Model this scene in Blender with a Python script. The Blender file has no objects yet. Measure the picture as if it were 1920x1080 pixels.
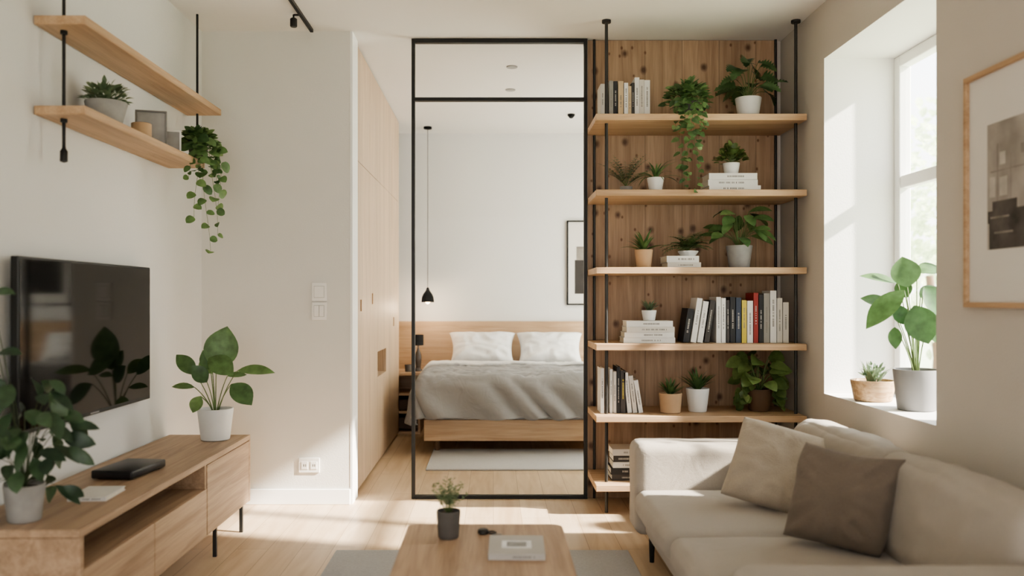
import bpy, bmesh, math, random
from mathutils import Vector, Quaternion, Matrix, noise
random.seed(7)
scene=bpy.context.scene
COL=scene.collection
CZ=1.13; F=1600.0
def WX(px,y): return (px-925)*y/F
def WZ(py,y): return CZ+(560-py)*y/F
def lin(c):
    return tuple(((v/255)/12.92 if v/255<=0.04045 else (((v/255)+0.055)/1.055)**2.4) for v in c)+(1,)
# ------------------------------------------------------------ materials
MC={}
def newmat(name):
    m=bpy.data.materials.new(name); m.use_nodes=True
    nt=m.node_tree; b=nt.nodes['Principled BSDF']; return m,nt,b
def L(nt,a,ao,b,bi): nt.links.new(a.outputs[ao],b.inputs[bi])
def plain(name,rgb,rough=0.6,var=0.04,scale=6,bump=0.0,bscale=200,metal=0,spec=0.5,coords='Object'):
    if name in MC: return MC[name]
    m,nt,b=newmat(name); N=nt.nodes
    tc=N.new('ShaderNodeTexCoord'); n=N.new('ShaderNodeTexNoise'); n.inputs['Scale'].default_value=scale; n.inputs['Detail'].default_value=3
    L(nt,tc,coords,n,'Vector')
    r=N.new('ShaderNodeValToRGB'); c=lin(rgb)
    r.color_ramp.elements[0].position=.3; r.color_ramp.elements[1].position=.7
    r.color_ramp.elements[0].color=tuple(min(1,v*(1-var)) for v in c[:3])+(1,)
    r.color_ramp.elements[1].color=tuple(min(1,v*(1+var)) for v in c[:3])+(1,)
    L(nt,n,'Fac',r,'Fac'); L(nt,r,'Color',b,'Base Color')
    b.inputs['Roughness'].default_value=rough; b.inputs['Metallic'].default_value=metal
    b.inputs['Specular IOR Level'].default_value=spec
    if bump>0:
        n2=N.new('ShaderNodeTexNoise'); n2.inputs['Scale'].default_value=bscale; n2.inputs['Detail'].default_value=2
        L(nt,tc,coords,n2,'Vector')
        bp=N.new('ShaderNodeBump'); bp.inputs['Strength'].default_value=bump; bp.inputs['Distance'].default_value=.004
        L(nt,n2,'Fac',bp,'Height'); L(nt,bp,'Normal',b,'Normal')
    MC[name]=m; return m
def wood(name,light,dark,grain='Y',plank=None,pw=.12,knots=False,rough=.5,gs=22):
    if name in MC: return MC[name]
    m,nt,b=newmat(name); N=nt.nodes
    tc=N.new('ShaderNodeTexCoord')
    mp=N.new('ShaderNodeMapping'); s=[gs,gs,gs]; s['XYZ'.index(grain)]=1.6
    mp.inputs['Scale'].default_value=s
    L(nt,tc,'Object',mp,'Vector')
    vec=(mp,'Vector')
    rnd=None
    sep=N.new('ShaderNodeSeparateXYZ'); L(nt,tc,'Object',sep,'Vector')
    if plank:
        dv=N.new('ShaderNodeMath'); dv.operation='DIVIDE'; L(nt,sep,plank,dv,0); dv.inputs[1].default_value=pw
        fl=N.new('ShaderNodeMath'); fl.operation='FLOOR'; L(nt,dv,0,fl,0)
        fr=N.new('ShaderNodeMath'); fr.operation='FRACT'; L(nt,dv,0,fr,0)
        wn=N.new('ShaderNodeTexWhiteNoise'); wn.noise_dimensions='1D'; L(nt,fl,0,wn,'W')
        va=N.new('ShaderNodeVectorMath'); va.operation='ADD'; L(nt,mp,'Vector',va,0)
        vs=N.new('ShaderNodeVectorMath'); vs.operation='SCALE'; L(nt,wn,'Color',vs,0); vs.inputs['Scale'].default_value=20
        L(nt,vs,'Vector',va,1); vec=(va,'Vector'); rnd=(wn,fr)
    n=N.new('ShaderNodeTexNoise'); n.inputs['Scale'].default_value=1; n.inputs['Detail'].default_value=5; n.inputs['Roughness'].default_value=.6; n.inputs['Distortion'].default_value=.6
    L(nt,vec[0],vec[1],n,'Vector')
    r=N.new('ShaderNodeValToRGB'); r.color_ramp.elements[0].position=.34; r.color_ramp.elements[1].position=.62
    r.color_ramp.elements[0].color=lin(dark); r.color_ramp.elements[1].color=lin(light)
    L(nt,n,'Fac',r,'Fac')
    mp2=N.new('ShaderNodeMapping'); s2=[150,150,150]; s2['XYZ'.index(grain)]=4; mp2.inputs['Scale'].default_value=s2; L(nt,tc,'Object',mp2,'Vector')
    n3=N.new('ShaderNodeTexNoise'); n3.inputs['Scale'].default_value=1; n3.inputs['Detail'].default_value=2; L(nt,mp2,'Vector',n3,'Vector')
    mr3=N.new('ShaderNodeMapRange'); mr3.inputs['From Min'].default_value=.3; mr3.inputs['From Max'].default_value=.6; mr3.inputs['To Min'].default_value=.88; mr3.inputs['To Max'].default_value=1.03; L(nt,n3,'Fac',mr3,'Value')
    v0=N.new('ShaderNodeVectorMath'); v0.operation='SCALE'; L(nt,r,'Color',v0,0); L(nt,mr3,0,v0,'Scale')
    out=(v0,'Vector')
    if rnd:
        mr=N.new('ShaderNodeMapRange'); mr.inputs['To Min'].default_value=.9; mr.inputs['To Max'].default_value=1.05
        L(nt,rnd[0],'Value',mr,'Value')
        gp=N.new('ShaderNodeMath'); gp.operation='LESS_THAN'; gp.inputs[1].default_value=.018; L(nt,rnd[1],0,gp,0)
        g2=N.new('ShaderNodeMath'); g2.operation='MULTIPLY_ADD'; g2.inputs[1].default_value=-.3 if not knots else -.4; g2.inputs[2].default_value=1; L(nt,gp,0,g2,0)
        g3=N.new('ShaderNodeMath'); g3.operation='MULTIPLY'; L(nt,mr,0,g3,0); L(nt,g2,0,g3,1)
        vm=N.new('ShaderNodeVectorMath'); vm.operation='SCALE'; L(nt,out[0],out[1],vm,0); L(nt,g3,0,vm,'Scale'); out=(vm,'Vector')
    if knots:
        for (kx,kz,thr,rad,dk,off) in ((6.6,5.4,.42,.17,(80,52,34),0),(13,9,.6,.13,(106,72,48),5.3)):
            cm=N.new('ShaderNodeCombineXYZ')
            m1=N.new('ShaderNodeMath'); m1.operation='MULTIPLY_ADD'; L(nt,sep,'X',m1,0); m1.inputs[1].default_value=kx; m1.inputs[2].default_value=off
            m2_=N.new('ShaderNodeMath'); m2_.operation='MULTIPLY_ADD'; L(nt,sep,'Z',m2_,0); m2_.inputs[1].default_value=kz; m2_.inputs[2].default_value=off
            L(nt,m1,0,cm,'X'); L(nt,m2_,0,cm,'Y')
            v=N.new('ShaderNodeTexVoronoi'); v.voronoi_dimensions='2D'; v.inputs['Scale'].default_value=1; L(nt,cm,0,v,'Vector')
            gt=N.new('ShaderNodeSeparateColor'); L(nt,v,'Color',gt,'Color')
            t=N.new('ShaderNodeMath'); t.operation='GREATER_THAN'; t.inputs[1].default_value=thr; L(nt,gt,'Red',t,0)
            dd=N.new('ShaderNodeMath'); dd.operation='MULTIPLY_ADD'; L(nt,n,'Fac',dd,0); dd.inputs[1].default_value=.12; L(nt,v,'Distance',dd,2)
            rr=N.new('ShaderNodeMapRange'); rr.inputs['From Min'].default_value=.10; rr.inputs['From Max'].default_value=.05+rad; rr.inputs['To Min'].default_value=.92; rr.inputs['To Max'].default_value=0
            L(nt,dd,0,rr,'Value')
            mu=N.new('ShaderNodeMath'); mu.operation='MULTIPLY'; L(nt,t,0,mu,0); L(nt,rr,0,mu,1)
            mx=N.new('ShaderNodeMixRGB'); L(nt,mu,0,mx,'Fac'); L(nt,out[0],out[1],mx,'Color1'); mx.inputs['Color2'].default_value=lin(dk); out=(mx,'Color')
    L(nt,out[0],out[1],b,'Base Color'); b.inputs['Roughness'].default_value=rough
    bp=N.new('ShaderNodeBump'); bp.inputs['Strength'].default_value=.08; bp.inputs['Distance'].default_value=.003; L(nt,n,'Fac',bp,'Height'); L(nt,bp,'Normal',b,'Normal')
    MC[name]=m; return m
def floormat():
    m,nt,b=newmat('oak_floor'); N=nt.nodes
    tc=N.new('ShaderNodeTexCoord'); mp=N.new('ShaderNodeMapping'); mp.inputs['Rotation'].default_value=(0,0,math.pi/2)
    L(nt,tc,'Object',mp,'Vector')
    br=N.new('ShaderNodeTexBrick'); br.inputs['Scale'].default_value=1; br.inputs['Brick Width'].default_value=1.1; br.inputs['Row Height'].default_value=.145
    br.inputs['Mortar Size'].default_value=.0013; br.inputs['Color1'].default_value=lin((214,192,165)); br.inputs['Color2'].default_value=lin((202,177,147)); br.inputs['Mortar'].default_value=lin((162,136,108)); br.inputs['Bias'].default_value=-.1
    L(nt,mp,'Vector',br,'Vector')
    m2=N.new('ShaderNodeMapping'); m2.inputs['Scale'].default_value=(16,1.4,1); L(nt,tc,'Object',m2,'Vector')
    n=N.new('ShaderNodeTexNoise'); n.inputs['Scale'].default_value=1.2; n.inputs['Detail'].default_value=6; n.inputs['Distortion'].default_value=.8; L(nt,m2,'Vector',n,'Vector')
    r=N.new('ShaderNodeValToRGB'); r.color_ramp.elements[0].position=.3; r.color_ramp.elements[0].color=(.78,.71,.63,1); r.color_ramp.elements[1].position=.62; r.color_ramp.elements[1].color=(1,1,1,1)
    L(nt,n,'Fac',r,'Fac')
    mx=N.new('ShaderNodeMixRGB'); mx.blend_type='MULTIPLY'; mx.inputs['Fac'].default_value=.85; L(nt,br,'Color',mx,'Color1'); L(nt,r,'Color',mx,'Color2')
    L(nt,mx,'Color',b,'Base Color'); b.inputs['Roughness'].default_value=.36
    return m
def leafmat(name,c1,c2,c3=None,trans=.25,rough=.42):
    if name in MC: return MC[name]
    m,nt,b=newmat(name); N=nt.nodes
    g=N.new('ShaderNodeNewGeometry'); r=N.new('ShaderNodeValToRGB')
    r.color_ramp.elements[0].color=lin(c1); r.color_ramp.elements[1].color=lin(c2)
    if c3:
        e=r.color_ramp.elements.new(.88); e.color=lin(c2); r.color_ramp.elements[2].color=lin(c3)
    L(nt,g,'Random Per Island',r,'Fac')
    tc=N.new('ShaderNodeTexCoord'); n=N.new('ShaderNodeTexNoise'); n.inputs['Scale'].default_value=28; n.inputs['Detail'].default_value=4; L(nt,tc,'Object',n,'Vector')
    mr=N.new('ShaderNodeMapRange'); mr.inputs['From Min'].default_value=.3; mr.inputs['From Max'].default_value=.7; mr.inputs['To Min'].default_value=.7; mr.inputs['To Max'].default_value=1.25; L(nt,n,'Fac',mr,'Value')
    vm=N.new('ShaderNodeVectorMath'); vm.operation='SCALE'; L(nt,r,'Color',vm,0); L(nt,mr,0,vm,'Scale')
    L(nt,vm,'Vector',b,'Base Color'); b.inputs['Roughness'].default_value=rough
    tr=N.new('ShaderNodeBsdfTranslucent'); L(nt,vm,'Vector',tr,'Color')
    ms=N.new('ShaderNodeMixShader'); ms.inputs['Fac'].default_value=trans
    out=N['Material Output']; L(nt,b,'BSDF',ms,1); L(nt,tr,'BSDF',ms,2); nt.links.new(ms.outputs[0],out.inputs['Surface'])
    MC[name]=m; return m
def glassmat():
    m,nt,b=newmat('clear_glass'); N=nt.nodes; N.remove(b)
    t=N.new('ShaderNodeBsdfTransparent'); t.inputs['Color'].default_value=(.985,.99,.988,1)
    g=N.new('ShaderNodeBsdfGlossy'); g.inputs['Roughness'].default_value=.01
    lw=N.new('ShaderNodeLayerWeight'); lw.inputs['Blend'].default_value=.5
    pw=N.new('ShaderNodeMath'); pw.operation='POWER'; L(nt,lw,'Facing',pw,0); pw.inputs[1].default_value=4
    ma=N.new('ShaderNodeMath'); ma.operation='MULTIPLY_ADD'; L(nt,pw,0,ma,0); ma.inputs[1].default_value=.35; ma.inputs[2].default_value=.002
    ms=N.new('ShaderNodeMixShader'); L(nt,ma,0,ms,'Fac'); L(nt,t,0,ms,1); L(nt,g,0,ms,2)
    nt.links.new(ms.outputs[0],N['Material Output'].inputs['Surface']); return m
def sheer():
    m,nt,b=newmat('sheer_fabric'); N=nt.nodes; N.remove(b)
    t=N.new('ShaderNodeBsdfTranslucent'); t.inputs['Color'].default_value=(.86,.87,.88,1)
    d_=N.new('ShaderNodeBsdfDiffuse'); d_.inputs['Color'].default_value=(.85,.85,.85,1)
    ms=N.new('ShaderNodeMixShader'); ms.inputs['Fac'].default_value=.12; L(nt,t,0,ms,1); L(nt,d_,0,ms,2)
    nt.links.new(ms.outputs[0],N['Material Output'].inputs['Surface']); return m
def emis(name,rgb,s):
    if name in MC: return MC[name]
    m,nt,b=newmat(name); b.inputs['Base Color'].default_value=lin(rgb); b.inputs['Emission Color'].default_value=lin(rgb); b.inputs['Emission Strength'].default_value=s; MC[name]=m; return m
def fabric(name,rgb,sc=420,bump=.5,crease=.35):
    if name in MC: return MC[name]
    m,nt,b=newmat(name); N=nt.nodes
    tc=N.new('ShaderNodeTexCoord')
    w1=N.new('ShaderNodeTexNoise'); w1.inputs['Scale'].default_value=sc; L(nt,tc,'Object',w1,'Vector')
    n=N.new('ShaderNodeTexNoise'); n.inputs['Scale'].default_value=5; L(nt,tc,'Object',n,'Vector')
    ad=N.new('ShaderNodeMath'); ad.operation='MULTIPLY_ADD'; L(nt,n,'Fac',ad,0); ad.inputs[1].default_value=.25; L(nt,w1,'Fac',ad,2)
    mr=N.new('ShaderNodeMapRange'); mr.inputs['From Min'].default_value=.35; mr.inputs['From Max'].default_value=.9; mr.inputs['To Min'].default_value=.9; mr.inputs['To Max'].default_value=1.08; L(nt,ad,0,mr,'Value')
    vm=N.new('ShaderNodeVectorMath'); vm.operation='SCALE'; vm.inputs[0].default_value=lin(rgb)[:3]; L(nt,mr,0,vm,'Scale')
    L(nt,vm,'Vector',b,'Base Color'); b.inputs['Roughness'].default_value=.95; b.inputs['Specular IOR Level'].default_value=.15
    b.inputs['Sheen Weight'].default_value=.15
    n4=N.new('ShaderNodeTexNoise'); n4.inputs['Scale'].default_value=9; n4.inputs['Detail'].default_value=3; n4.inputs['Distortion'].default_value=1.2; L(nt,tc,'Object',n4,'Vector')
    b2=N.new('ShaderNodeBump'); b2.inputs['Strength'].default_value=crease; b2.inputs['Distance'].default_value=.02; L(nt,n4,'Fac',b2,'Height')
    bp=N.new('ShaderNodeBump'); bp.inputs['Strength'].default_value=bump; bp.inputs['Distance'].default_value=.002; L(nt,w1,'Fac',bp,'Height'); L(nt,b2,'Normal',bp,'Normal'); L(nt,bp,'Normal',b,'Normal')
    MC[name]=m; return m

WALL=plain('wall_paint',(224,223,221),.85,.015,2,.15,120)
WALLP=plain('partition_paint',(220,217,211),.85,.015,2,.15,120)
WALLR=plain('shaded_wall_paint',(200,193,184),.85,.02,2,.2,120)  # right wall's shade put into the colour as a darker beige
REVEAL=plain('lit_reveal_paint',(238,236,233),.85,.01,2,.15,120)  # sunlit brightness of the reveals put into a lighter colour
CEIL=plain('ceiling_paint',(234,231,226),.9,.01,2)
TRIM=plain('white_trim',(240,239,237),.5,.01,3)
FLOOR=floormat()
BLACK=plain('black_metal',(34,34,33),.45,.05,20,metal=.3)
DGREY=plain('dark_grey_metal',(58,57,55),.45,.05,20,metal=.4)
W_SHELFX=wood('oak_shelf_x',(202,171,138),(178,145,112),'X')
W_SHELFY=wood('oak_shelf_y',(200,169,136),(176,143,110),'Y')
W_BACK=wood('knotty_pine',(182,153,125),(152,122,96),'Z',plank='X',pw=.21,knots=True)
W_CABY=wood('cabinet_oak_y',(186,159,132),(156,129,104),'Y')
W_CABZ=wood('cabinet_oak_z',(188,161,134),(160,133,108),'Y',gs=26)
W_WARD=wood('wardrobe_oak',(206,182,156),(192,166,139),'Z',plank='Y',pw=.105)
W_BED=wood('bed_oak',(202,172,140),(178,147,115),'X')
W_TABLE=wood('table_oak',(188,159,132),(158,129,103),'Y',gs=20)
GLASS=glassmat()
WHITEC=plain('white_ceramic',(228,227,224),.45,.02,8)
CONC=plain('concrete',(158,156,153),.8,.12,18,.2,60)
CONCD=plain('dark_concrete',(94,90,86),.8,.12,18,.2,60)
GREYC=plain('grey_ceramic',(136,134,133),.6,.04,10)
TAN=plain('tan_clay',(190,160,128),.8,.06,12)
BROWNC=plain('brown_clay',(104,80,60),.7,.1,12)
SOIL=plain('soil',(58,44,34),.95,.3,60,.6,120)
GREEN=leafmat('leaf_green',(66,96,60),(110,140,88),(138,162,106))
GREENT=leafmat('leaf_trailing',(72,102,64),(118,148,94),(146,170,118),trans=.3)
GREENY=leafmat('leaf_yellow_green',(84,106,60),(124,146,88),(150,166,106),trans=.3)
GREEND=leafmat('leaf_deep_green',(56,84,56),(92,122,76),(118,144,98))
GREENF=leafmat('leaf_dark_green',(44,64,48),(74,100,68),(96,118,88))  # dark leaf green for the plant at the near end of the cabinet
GREENS=leafmat('leaf_sage',(98,118,92),(132,150,118),(156,168,138))
GREENB=leafmat('leaf_window_green',(64,98,56),(98,130,80),(122,150,98),trans=.2)
STEM=plain('plant_stem',(104,124,76),.6,.15,30)
STEMD=plain('dark_stem',(66,82,52),.6,.15,30)
SOFA=fabric('sofa_linen',(176,167,156),420,.5,.15)
PIL1=fabric('beige_linen',(176,164,148),300,.6)
PIL2=fabric('taupe_linen',(122,110,98),300,.6)
RUG=fabric('rug_wool',(180,178,177),120,1.0,0)
WHITEF=fabric('white_cotton',(238,237,236),500,.1)
GREYF=fabric('grey_duvet',(148,146,146),380,.2)
PAGES=plain('book_pages',(232,226,212),.9,.06,80)
# ------------------------------------------------------------ geometry helpers
def mk(name,v,f,mat=None,parent=None,loc=(0,0,0),smooth=False,mats=None,mi=None):
    me=bpy.data.meshes.new(name); me.from_pydata([tuple(p) for p in v],[],f); me.update()
    if mats:
        for m in mats: me.materials.append(m)
        if mi:
            for p,i in zip(me.polygons,mi): p.material_index=i
    elif mat: me.materials.append(mat)
    if smooth: me.polygons.foreach_set('use_smooth',[True]*len(me.polygons))
    o=bpy.data.objects.new(name,me); o.location=loc; COL.objects.link(o)
    if parent: o.parent=parent
    return o
def bxd(x0,x1,y0,y1,z0,z1,off=0):
    v=[(x0,y0,z0),(x1,y0,z0),(x1,y1,z0),(x0,y1,z0),(x0,y0,z1),(x1,y0,z1),(x1,y1,z1),(x0,y1,z1)]
    f=[(0,3,2,1),(4,5,6,7),(0,1,5,4),(1,2,6,5),(2,3,7,6),(3,0,4,7)]
    return v,[tuple(i+off for i in q) for q in f]
def box(name,x0,x1,y0,y1,z0,z1,mat,parent=None,bevel=0,seg=2,loc=(0,0,0)):
    v,f=bxd(x0,x1,y0,y1,z0,z1); o=mk(name,v,f,mat,parent,loc)
    if bevel:
        b=o.modifiers.new('bevel','BEVEL'); b.width=bevel; b.segments=seg
        b.limit_method='ANGLE'; o.data.polygons.foreach_set('use_smooth',[True]*len(o.data.polygons)) if seg>2 else None
    return o
def boxes(name,L_,mat,parent=None,mats=None,bevel=0,loc=(0,0,0)):
    V=[];Fc=[];mi=[]
    for b in L_:
        v,f=bxd(*b[:6],off=len(V)); V+=v; Fc+=f; mi+=[b[6] if len(b)>6 else 0]*6
    o=mk(name,V,Fc,mat,parent,loc,mats=mats,mi=mi if mats else None)
    if bevel:
        m=o.modifiers.new('bevel','BEVEL'); m.width=bevel; m.segments=2
    return o
def thing(name,label,cat,loc=(0,0,0),group=None,kind=None):
    o=bpy.data.objects.new(name,None); o.empty_display_size=.05; o.location=loc; COL.objects.link(o)
    tag(o,label,cat,group,kind); return o
def tag(o,label=None,cat=None,group=None,kind=None):
    if label: o['label']=label
    if cat: o['category']=cat
    if group: o['group']=group
    if kind: o['kind']=kind
    return o
def lathe(name,prof,mat,parent=None,loc=(0,0,0),n=32,rot=None):
    V=[];Fc=[];m=len(prof)
    for i in range(n):
        a=2*math.pi*i/n
        for r,z in prof: V.append((r*math.cos(a),r*math.sin(a),z))
    for i in range(n):
        j=(i+1)%n
        for k in range(m-1): Fc.append((i*m+k,j*m+k,j*m+k+1,i*m+k+1))
    if prof[0][0]>1e-5: Fc.append(tuple(i*m for i in range(n))[::-1])
    if prof[-1][0]>1e-5: Fc.append(tuple(i*m+m-1 for i in range(n)))
    o=mk(name,V,Fc,mat,parent,loc,smooth=True)
    bm=bmesh.new(); bm.from_mesh(o.data); bmesh.ops.remove_doubles(bm,verts=bm.verts,dist=1e-5); 
    for e in bm.edges:
        if len(e.link_faces)==2 and e.calc_face_angle(0)>.7: e.smooth=False
    bm.to_mesh(o.data); bm.free()
    if rot: o.rotation_euler=rot
    return o
class B:
    def __init__(s,xmin=None,ymax=None): s.v=[];s.f=[];s.xmin=xmin;s.ymax=ymax
    def put(s,p):
        x,y,z=p
        if s.xmin is not None and x<s.xmin: x=s.xmin+.1*(random.random()*.02)
        if s.ymax is not None and y>s.ymax: y=s.ymax-random.random()*.004
        s.v.append((x,y,z))
    def tube(s,pts,r,n=5,taper=1):
        st=len(s.v); m=len(pts)
        for i,p in enumerate(pts):
            p=Vector(p); d=(Vector(pts[min(i+1,m-1)])-Vector(pts[max(i-1,0)]))
            if d.length<1e-6: d=Vector((0,0,1))
            d.normalize(); a=d.orthogonal().normalized(); b=d.cross(a)
            rr=r*(1+(taper-1)*i/(m-1))
            for k in range(n):
                t=2*math.pi*k/n; s.put(p+a*(rr*math.cos(t))+b*(rr*math.sin(t)))
        for i in range(m-1):
            for k in range(n):
                k2=(k+1)%n; s.f.append((st+i*n+k,st+i*n+k2,st+(i+1)*n+k2,st+(i+1)*n+k))
        s.f.append(tuple(st+k for k in range(n))[::-1]); s.f.append(tuple(st+(m-1)*n+k for k in range(n)))
    def leaf(s,p,d,Ln,W,bend=.6,shape='oval',nrm=(0,0,1),fold=.25,twist=0):
        PR={'oval':[.06,.62,.92,1,.88,.55,0],'heart':[.45,.93,1,.92,.72,.42,0],'lance':[.25,.75,1,.9,.66,.36,0],'round':[.3,.85,1,1,.88,.6,.0],'grass':[.7,.9,1,.92,.75,.45,0],
            'big':[.05,.45,.72,.9,.99,1,.95,.82,.6,.32,0]}
        if shape=='monstera': pr=[.5,.95,.5,1,.5,.95,.45,.82,.4,.62,.3,.4,.15,0]
        else: pr=PR[shape]
        n=len(pr)-1; d=Vector(d).normalized(); nn=Vector(nrm); side=d.cross(nn)
        if side.length<.05: side=d.cross(Vector((0.3,-1,.2)))
        side.normalize()
        if twist: side=Quaternion(d,twist)@side
        c=Vector(p); st=len(s.v)
        for i in range(n+1):
            t=i/n; dd=Quaternion(side,-bend*t)@d; up=side.cross(dd); w=pr[i]*W/2
            s.put(c-side*w+up*(w*fold)); s.put(c); s.put(c+side*w+up*(w*fold))
            c=c+dd*(Ln/n)
        for i in range(n):
            a=st+i*3; s.f.append((a,a+1,a+4,a+3)); s.f.append((a+1,a+2,a+5,a+4))
    def obj(s,name,mat,parent,loc=(0,0,0)):
        if not s.v: return None
        return mk(name,s.v,s.f,mat,parent,loc,smooth=True)
U=random.uniform
def rbox(name,w,d,h,r,mat,parent=None,loc=(0,0,0),n=16,crown=0,wr=0,seed=0,rot=None,sag=None):
    pts={};V=[];Fc=[]
    hw,hd,hh=w/2,d/2,h/2
    def g(k):
        t=k/n*2-1; return math.copysign(abs(t)**.75,t)
    def vid(q):
        key=tuple(round(c,5) for c in q)
        if key in pts: return pts[key]
        x,y,z=q[0]*hw,q[1]*hd,q[2]*hh
        rr=min(r,hw*.98,hd*.98,hh*.98)
        ix=max(-hw+rr,min(hw-rr,x)); iy=max(-hd+rr,min(hd-rr,y)); iz=max(-hh+rr,min(hh-rr,z))
        dv=Vector((x-ix,y-iy,z-iz)); 
        if dv.length>1e-6: dv=dv.normalized()*rr
        p=Vector((ix,iy,iz))+dv
        if crown:
            p.z+=crown*(1-q[0]**2)*(1-q[1]**2)*(p.z/hh)
            p.y+=crown*.4*(1-q[0]**2)*(1-q[2]**2)*(p.y/hd)
            p.x+=crown*.4*(1-q[1]**2)*(1-q[2]**2)*(p.x/hw)
        if wr:
            nz=noise.noise(Vector((p.x*7+seed,p.y*7,p.z*7)))+.5*noise.noise(Vector((p.x*16,p.y*16+seed,p.z*16)))-1.1*abs(noise.noise(Vector((p.x*11+p.y*5,p.y*6,p.z*10+p.y*3+seed))))
            p+=p.normalized()*nz*wr
        if sag: p=sag(p)
        pts[key]=len(V); V.append(p); return pts[key]
    for ax in range(3):
        for sg in (-1,1):
            for i in range(n):
                for j in range(n):
                    q=[]
                    for (a,b_) in ((i,j),(i+1,j),(i+1,j+1),(i,j+1)):
                        c=[0,0,0]; c[ax]=sg; c[(ax+1)%3]=g(a); c[(ax+2)%3]=g(b_); q.append(vid(c))
                    Fc.append(tuple(q) if sg>0 else tuple(q[::-1]))
    o=mk(name,V,Fc,mat,parent,loc,smooth=True)
    if rot: o.rotation_euler=rot
    return o
def pillow(name,w,h,t,mat,parent=None,loc=(0,0,0),yaw=0,lean=0,roll=0,n=38,seed=0,wr=.006,slump=0,pinch=.04,corner=.075):
    V=[];Fc=[]
    def P(i,j,s):
        u=i/n*2-1; v=j/n*2-1
        cr=1-corner*(u*u*v*v)**2
        pin=(1-pinch*((1-v*v)*(abs(u)**3)))*cr; pinv=(1-pinch*((1-u*u)*(abs(v)**3)))*cr
        th=t/2*((1-abs(u)**3.2)*(1-abs(v)**3.2))**.5
        x=u*w/2*pin; z=v*h/2*pinv
        ang=math.atan2(v,u); rad_=math.hypot(u,v)
        crease=(noise.noise(Vector((math.cos(ang)*3+seed,math.sin(ang)*3,s*2.0))))*min(1,rad_)**2
        nz=noise.noise(Vector((x*9+seed,z*9,s*3)))*wr*1.5-abs(noise.noise(Vector((x*8+z*8,z*10-x*5+seed,s))))*wr*2.2+crease*wr*3
        e=1-max(abs(u),abs(v))**6
        y=s*(th+nz*e)
        if slump:
            k=(v*.5+.5); y+=-slump*k**2*(.5-.5*u); z-=slump*.55*k*(1-u*u)*1.0; x+=slump*.5*v*abs(v)
        return (x,y,z+h/2)
    for s in (-1,1):
        st=len(V)
        for i in range(n+1):
            for j in range(n+1): V.append(P(i,j,s))
        for i in range(n):
            for j in range(n):
                a=st+i*(n+1)+j; q=(a,a+n+1,a+n+2,a+1); Fc.append(q if s<0 else q[::-1])
    o=mk(name,V,Fc,mat,parent,loc,smooth=True)
    M=Matrix.Rotation(yaw,3,'Z')@Matrix.Rotation(lean,3,'X')@Matrix.Rotation(roll,3,'Y')
    o.rotation_euler=M.to_euler()
    bm=bmesh.new(); bm.from_mesh(o.data); bmesh.ops.remove_doubles(bm,verts=bm.verts,dist=1e-5); bm.to_mesh(o.data); bm.free()
    return o
# ------------------------------------------------------------ room shell
XL=-1.603; XR=1.64; H=2.6; YB=4.69; YG=4.83; YBK=7.59
S=lambda o:tag(o,kind='structure')
S(box('floor',-1.75,2.06,-1.72,7.75,-.08,0,FLOOR))
S(box('ceiling',-1.75,2.06,-1.72,7.75,H,H+.1,CEIL))
S(box('wall_left',XL-.12,XL,-1.6,4.87,0,H,WALL))
S(box('wall_back',XL,-.786,YB,4.87,0,H,WALLP))
S(boxes('wall_rear_light_block',[(-1.72,-1.15,-1.72,-1.6,0,H),(.9,2.06,-1.72,-1.6,0,H),(-1.15,.9,-1.72,-1.6,2.2,H)],WALL))  # unseen wall behind the camera, added to cut the flat fill light
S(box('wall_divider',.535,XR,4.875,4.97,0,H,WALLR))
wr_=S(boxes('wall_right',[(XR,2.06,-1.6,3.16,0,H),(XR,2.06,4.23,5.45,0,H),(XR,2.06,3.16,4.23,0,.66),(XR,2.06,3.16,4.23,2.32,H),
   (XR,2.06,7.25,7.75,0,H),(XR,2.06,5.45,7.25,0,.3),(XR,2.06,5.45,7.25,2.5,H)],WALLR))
wr_.data.materials.append(REVEAL)
for p in wr_.data.polygons:
    if abs(p.normal.x)<.5: p.material_index=1
S(box('wall_bedroom',-1.6,XR,YBK,YBK+.12,0,H,WALL))
S(box('wall_bedroom_side',-1.603,-1.45,4.875,YBK,0,H,WALL))
S(box('baseboard_back',XL+.012,-.786,YB-.012,YB,0,.085,TRIM,bevel=.003))
S(box('baseboard_left',XL,XL+.012,-1.6,YB,0,.085,TRIM,bevel=.003))
S(box('lit_edge_1',-.786,-.774,YB-.002,4.87,0,H,TRIM))  # white strip painting the light on the partition's end edge
def window(name,x,y0,y1,z0,z1,zm,ym=None):
    w=thing(name,None,None,(x,y0,z0),kind='structure')
    f=.055; hy=y1-y0; hz=z1-z0
    L_=[(0,.06,0,f,0,hz),(0,.06,hy-f,hy,0,hz),(0,.06,f,hy-f,0,f),(0,.06,f,hy-f,hz-f,hz),(.005,.055,f,hy-f,zm-z0-.03,zm-z0+.03)]
    if ym: L_.append((.005,.055,ym-y0-.035,ym-y0+.035,f,zm-z0-.03)); L_.append((.005,.055,ym-y0-.035,ym-y0+.035,zm-z0+.03,hz-f))
    boxes('window_frame',L_,TRIM,w,bevel=.006)
    boxes('window_glass',[(.028,.032,f,hy-f,f,zm-z0-.03),(.028,.032,f,hy-f,zm-z0+.03,hz-f)],GLASS,w)
    return w
window('window_1',1.985,3.16,4.23,.66,2.32,1.70,3.62)
window('added_window_2',1.985,5.45,7.25,.3,2.5,1.7,6.35)  # unseen window, added to let daylight into the bedroom
V=[];Fc=[];nn_=120
for i in range(nn_+1):
    y=5.20+2.2*i/nn_; x=1.60+.022*math.sin(i*.9)
    V+= [(x,y,.02),(x,y,2.57)]
for i in range(nn_): Fc.append((2*i,2*i+2,2*i+3,2*i+1))
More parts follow.
